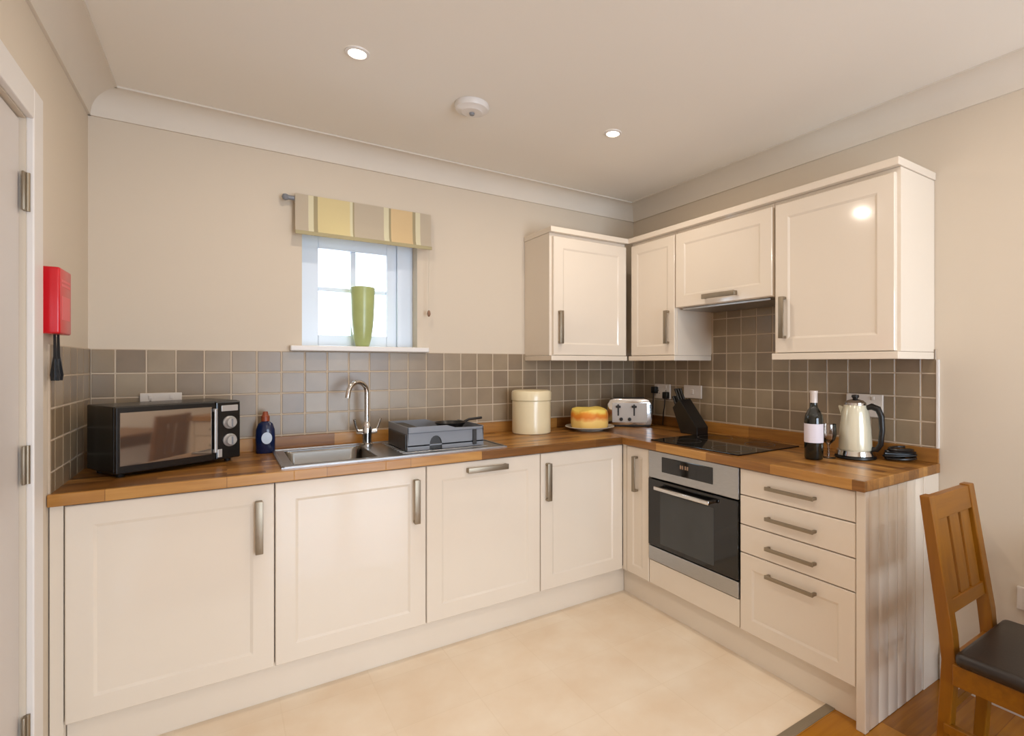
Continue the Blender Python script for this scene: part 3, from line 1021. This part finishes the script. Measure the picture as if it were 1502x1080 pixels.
for y in (-0.032, 0.032):
    MB().box(-0.105, 0.105, y - 0.014, y + 0.014, 0.1885, 0.1900).build('bread_slot', M['black'], t)

# knife block, leaning towards the corner
t = thing('knife_block', 'black slanted knife block behind the hob', 'knife block', (-0.165, -0.722, ZW))
b = MB()
poly = [(-0.085, 0.0), (0.045, 0.0), (0.115, 0.150), (0.055, 0.205), (-0.085, 0.045)]
b.prism(poly, 'x', -0.048, 0.048, 0.004)
b.build('block', M['black'], t)
dn = Vector((0, 0.42, 0.905)).normalized()
for i, x in enumerate((-0.032, -0.011, 0.011, 0.032)):
    for k, yz in enumerate(((0.098, 0.165), (0.070, 0.190))):
        if i == 3 and k == 1:
            continue
        b = MB()
        p0 = Vector((x, yz[0], yz[1]))
        L = 0.058 + 0.012 * ((i * 3 + k * 2) % 3)
        b.tube([p0 - dn * 0.01, p0 + dn * 0.01, p0 + dn * L * 0.6, p0 + dn * L], 0.008, 10, taper=[0.006, 0.0085, 0.0075, 0.0095])
        tag(b.build('knife', M['black'], smooth=True, loc=(-0.165, -0.722, ZW)), 'black-handled knife standing in the slanted knife block', 'knife', 'knives in the knife block')

# wine bottle
t = thing('wine_bottle', 'dark wine bottle with white label on the worktop beside the hob', 'bottle', (-0.350, -1.606, ZW))
MB().lathe([(0, 0.004), (0.030, 0.0), (0.036, 0.003), (0.0385, 0.010), (0.0385, 0.172), (0.036, 0.192), (0.026, 0.212), (0.0165, 0.228), (0.0145, 0.245), (0.0145, 0.296), (0, 0.296)], 44).build('glass_body', M['bottleglass'], t, smooth=True)
MB().lathe([(0.0390, 0.075), (0.0392, 0.0752), (0.0392, 0.1568), (0.0390, 0.157)], 44, cap=False).build('label_band', M['label'], t, smooth=True)
MB().lathe([(0.0152, 0.248), (0.0156, 0.290), (0.0165, 0.292), (0.0165, 0.300), (0, 0.301)], 28).build('capsule', M['capsule'], t, smooth=True)

# wine glass
t = thing('drinking_glass', 'small clear stemmed glass between the wine bottle and kettle', 'glass', (-0.262, -1.622, ZW))
MB().lathe([(0, 0), (0.030, 0), (0.030, 0.002), (0.006, 0.006), (0.0045, 0.012), (0.0045, 0.055), (0.010, 0.062), (0.027, 0.080), (0.034, 0.105), (0.032, 0.150), (0.0310, 0.150), (0.0325, 0.105), (0.026, 0.083), (0, 0.066)], 32, cap=False).build('goblet', M['drinkglass'], t, smooth=True)

# kettle
t = thing('kettle', 'cream and chrome electric kettle with black handle', 'kettle', (-0.165, -1.690, ZW), math.radians(-80))
t.scale = (0.87, 0.87, 1.0)
MB().lathe([(0, 0), (0.092, 0), (0.096, 0.004), (0.094, 0.012), (0, 0.012)], 44).build('power_base', M['black'], t, smooth=True)
MB().lathe([(0.088, 0.0125), (0.091, 0.016), (0.086, 0.036), (0.078, 0.040), (0, 0.040)], 44).build('chrome_band', M['chrome'], t, smooth=True)
MB().lathe([(0.0, 0.0405), (0.076, 0.0405), (0.0775, 0.05), (0.072, 0.13), (0.062, 0.205), (0.054, 0.232), (0.052, 0.236), (0, 0.236)], 44).build('body', M['kettle'], t, smooth=True)
MB().lathe([(0.051, 0.2365), (0.050, 0.246), (0.036, 0.256), (0.012, 0.262), (0, 0.262)], 36).build('lid', M['chrome'], t, smooth=True)
MB().lathe([(0.0, 0.262), (0.010, 0.262), (0.018, 0.272), (0.016, 0.280), (0, 0.282)], 20).build('lid_knob', M['black'], t, smooth=True)
MB().tube([(0.045, 0, 0.222), (0.075, 0, 0.232), (0.104, 0, 0.222), (0.119, 0, 0.19), (0.122, 0, 0.13), (0.116, 0, 0.07), (0.098, 0, 0.045), (0.078, 0, 0.046)], 0.012, 14,
          taper=[0.010, 0.014, 0.015, 0.014, 0.013, 0.013, 0.012, 0.010]).build('handle', M['black'], t, smooth=True)
b = MB()
b.prism([(-0.046, 0.222), (-0.058, 0.170), (-0.078, 0.226), (-0.076, 0.232)], 'y', -0.014, 0.014, 0.004)
b.build('spout', M['kettle'], t, smooth=True)
# flex curling behind the kettle
cz = ZW + 0.006
pts = []
for i in range(64):
    a = 2 * PI * i / 14
    pts.append((-0.085 + 0.048 * math.cos(a + 0.05 * i), -1.838 + (0.052 - 0.0003 * i) * math.sin(a), cz + 0.0008 * i))
tag(MB().tube(pts, 0.0055, 8).build('power_cord', M['black'], smooth=True), 'black coiled cord lying on the worktop behind the kettle', 'cord')

# ------------------------------------------------------------ sockets
def socket(label, loc, rz, w, h, kind='double', plug=False):
    t = thing('wall_socket' if kind != 'switch' else 'wall_switch', label, 'socket' if kind != 'switch' else 'switch', loc, rz)
    MB().box(-w / 2, w / 2, -0.012, -0.0005, -h / 2, h / 2, 0.003).build('face_plate', M['socket'], t)
    if kind == 'switch':
        MB().box(-0.012, 0.012, -0.017, -0.0121, -0.016, 0.016, 0.002).build('rocker', M['socket'], t)
    else:
        for sx in ((-w / 4, w / 4) if kind == 'double' else (0,)):
            MB().box(sx - 0.006, sx + 0.006, -0.016, -0.0121, h / 2 - 0.026, h / 2 - 0.010, 0.001).build('rocker', M['socket'], t)
            b = MB()
            b.box(sx - 0.003, sx + 0.003, -0.0128, -0.0121, 0.002, 0.010)
            b.box(sx - 0.014, sx - 0.007, -0.0128, -0.0121, -0.016, -0.012)
            b.box(sx + 0.007, sx + 0.014, -0.0128, -0.0121, -0.016, -0.012)
            b.build('pin_hole', M['black'], t)
    return t
socket('white double socket on the tiles above the black microwave', (-2.745, -0.009, 1.158), 0, 0.147, 0.086)
socket('white double socket with black plugs in the tiled corner', (-0.009, -0.320, 1.140), R, 0.147, 0.100)
socket('white blank-looking switch plate on the tiles above the knife block', (-0.009, -0.592, 1.150), R, 0.147, 0.082, 'switch')
socket('white socket plate on the tiles behind the kettle', (-0.009, -1.655, 1.135), R, 0.165, 0.105)
socket('white socket low on the wall beyond the oak dining chair', (-0.0005, -2.285, 0.445), R, 0.147, 0.086)
for yy, zz, lb in ((-0.262, 1.150, 'black plug in the left half of the corner socket'), (-0.372, 1.118, 'black plug in the right half of the corner socket')):
    b = MB()
    b.box(-0.052, -0.0215, yy - 0.022, yy + 0.022, zz - 0.024, zz + 0.022, 0.006)
    b.tube([(-0.045, yy, zz - 0.02), (-0.048, yy + 0.002, zz - 0.08), (-0.04, yy + 0.02, 1.0), (-0.035, yy + 0.03, 0.916)], 0.004, 8)
    tag(b.build('plug', M['black'], smooth=True), lb, 'plug')

# ------------------------------------------------------------ fire blanket
t = thing('fire_blanket', 'red wall-mounted fire blanket box beside the door', 'fire blanket', (XL, -0.619, 1.423))
MB().box(0.001, 0.047, -0.072, 0.072, 0.0, 0.208, 0.006, 3).build('case', M['red'], t, smooth=True)
b = MB()
b.box(0.0468, 0.0476, -0.055, 0.055, 0.150, 0.158)
b.box(0.0468, 0.0476, -0.055, 0.055, 0.164, 0.172)
b.box(0.0468, 0.0476, -0.050, 0.050, 0.045, 0.120)
b.build('front_print', M['redlight'], t)
for yy in (-0.012, 0.030):
    b = MB()
    b.prism([(0.020, 0.004), (0.026, 0.004), (0.028, -0.07), (0.036, -0.13), (0.034, -0.148), (0.014, -0.148), (0.012, -0.13), (0.020, -0.07)], 'y', yy - 0.002, yy + 0.002)
    # strap face turned to the room
    b.box(0.022, 0.026, yy - 0.011, yy + 0.011, -0.148, -0.078, 0.001)
    b.build('pull_strap', M['black'], t)

# ------------------------------------------------------------ ceiling fittings
for i, (x, y) in enumerate(DOWNLIGHTS):
    lb = {0: 'left lit recessed ceiling spotlight above the sink', 1: 'right lit recessed ceiling spotlight nearer the wall cabinets'}.get(i, 'lit recessed ceiling spotlight further back in the room')
    t = thing('ceiling_spotlight', lb, 'spotlight', (x, y, CH), 0, 'recessed ceiling spotlights')
    MB().lathe([(0.030, -0.002), (0.032, -0.007), (0.042, -0.005), (0.044, -0.0005)], 36, cap=False).build('bezel', M['white'], t, smooth=True)
    MB().lathe([(0.0, -0.0045), (0.030, -0.0045), (0.030, -0.0005), (0, -0.0005)], 32, cap=False).build('lamp', M['bulb'], t)
    area('spot_light', (x, y, CH - 0.012), (0, 0, 0), 0.06, 0.06, LAMP_W, (1.0, 0.88, 0.75), 'DISK')
t = thing('smoke_alarm', 'round white smoke alarm on the ceiling between the two spotlights', 'smoke alarm', (-1.600, -0.765, CH))
MB().lathe([(0.074, -0.0005), (0.076, -0.010), (0.070, -0.024), (0.050, -0.030), (0.044, -0.036), (0, -0.038)], 44, cap=False).build('body', M['white'], t, smooth=True)
MB().lathe([(0.012, -0.038), (0.010, -0.046), (0, -0.047)], 16, cap=False).build('sensor', M['grey'], t, smooth=True)

# ------------------------------------------------------------ dining chair
t = thing('dining_chair', 'oak dining chair with slatted back and dark leather seat', 'chair', (-0.503, -2.235, 0))
# local: back plane near y=0, seat towards -y; x across
hx = 0.152
pw = 0.021
for s_ in (-1, 1):
    # rear leg and back post, one raking piece (profile in y,z)
    poly = [(0.030, 0.0), (0.000, 0.0), (-0.020, 0.44), (0.048, 0.905), (0.074, 0.912), (0.022, 0.46), (0.028, 0.25)]
    poly = [(0.045, 0.0), (0.013, 0.0), (-0.016, 0.42), (-0.010, 0.50), (0.052, 0.912), (0.082, 0.912), (0.030, 0.50), (0.022, 0.42)]
    MB().prism(poly, 'x', s_ * hx - pw, s_ * hx + pw, 0.003).build('leg', M['oak'], t)
for s_ in (-1, 1):
    MB().box(s_ * 0.175 - 0.019, s_ * 0.175 + 0.019, -0.412, -0.374, 0.0, 0.425, 0.003).build('leg', M['oak'], t)
def yb(z):
    return 0.010 + (z - 0.5) * (0.067 - 0.010) / 0.412
mtl = Matrix.Rotation(-math.atan2(0.057, 0.412), 4, 'X')
def backpiece(x0, x1, z0, z1, th, name, m):
    b = MB()
    y0, y1 = yb(z0), yb(z1)
    b.prism([(y0 - th / 2, z0), (y0 + th / 2, z0), (y1 + th / 2, z1), (y1 - th / 2, z1)], 'x', x0, x1, 0.002)
    return b.build(name, m, t)
backpiece(-hx + pw, hx - pw, 0.835, 0.908, 0.024, 'top_rail', M['oakx'])
backpiece(-hx + pw, hx - pw, 0.552, 0.592, 0.022, 'lower_rail', M['oakx'])
for xc_ in (-0.086, 0.0, 0.086):
    backpiece(xc_ - 0.034, xc_ + 0.034, 0.590, 0.837, 0.012, 'slat', M['oak'])
b = MB()
b.box(-0.156, 0.156, -0.404, -0.382, 0.360, 0.424, 0.002)
b.box(-0.142, 0.142, -0.008, 0.014, 0.360, 0.424, 0.002)
b.box(-0.183, -0.161, -0.378, -0.012, 0.360, 0.424, 0.002)
b.box(0.161, 0.183, -0.378, -0.012, 0.360, 0.424, 0.002)
b.build('seat_frame', M['oakx'], t)
b = MB()
b.box(-0.200, 0.200, -0.425, -0.020, 0.4255, 0.468, 0.019, 4)
b.build('seat', M['leather'], t, smooth=True)
for s_ in (-1, 1):
    MB().box(s_ * 0.172 - 0.010, s_ * 0.172 + 0.010, -0.376, 0.012, 0.205, 0.232, 0.002).build('stretcher', M['oakx'], t)
MB().box(-0.142, 0.142, 0.004, 0.022, 0.255, 0.282, 0.002).build('stretcher', M['oakx'], t)
MB().box(-0.162, 0.162, -0.204, -0.186, 0.207, 0.229, 0.002).build('stretcher', M['oakx'], t)

# unseen oak table, added to keep the window light off the lower end panel
t = thing('added_shade_table', 'unseen oak table added to shade the end panel, past the right edge of the view', 'table', (-0.50, -3.12, 0))
MB().box(-0.42, 0.42, -0.62, 0.62, 0.715, 0.745, 0.004).build('table_top', M['oakx'], t)
b = MB()
b.box(-0.35, 0.35, -0.55, -0.53, 0.63, 0.714)
b.box(-0.35, 0.35, 0.53, 0.55, 0.63, 0.714)
b.box(-0.36, -0.34, -0.53, 0.53, 0.63, 0.714)
b.box(0.34, 0.36, -0.53, 0.53, 0.63, 0.714)
b.build('apron', M['oakx'], t)
for x in (-0.37, 0.37):
    for y in (-0.57, 0.57):
        MB().box(x - 0.035, x + 0.035, y - 0.035, y + 0.035, 0, 0.714, 0.004).build('leg', M['oak'], t)
bpy.context.view_layer.update()
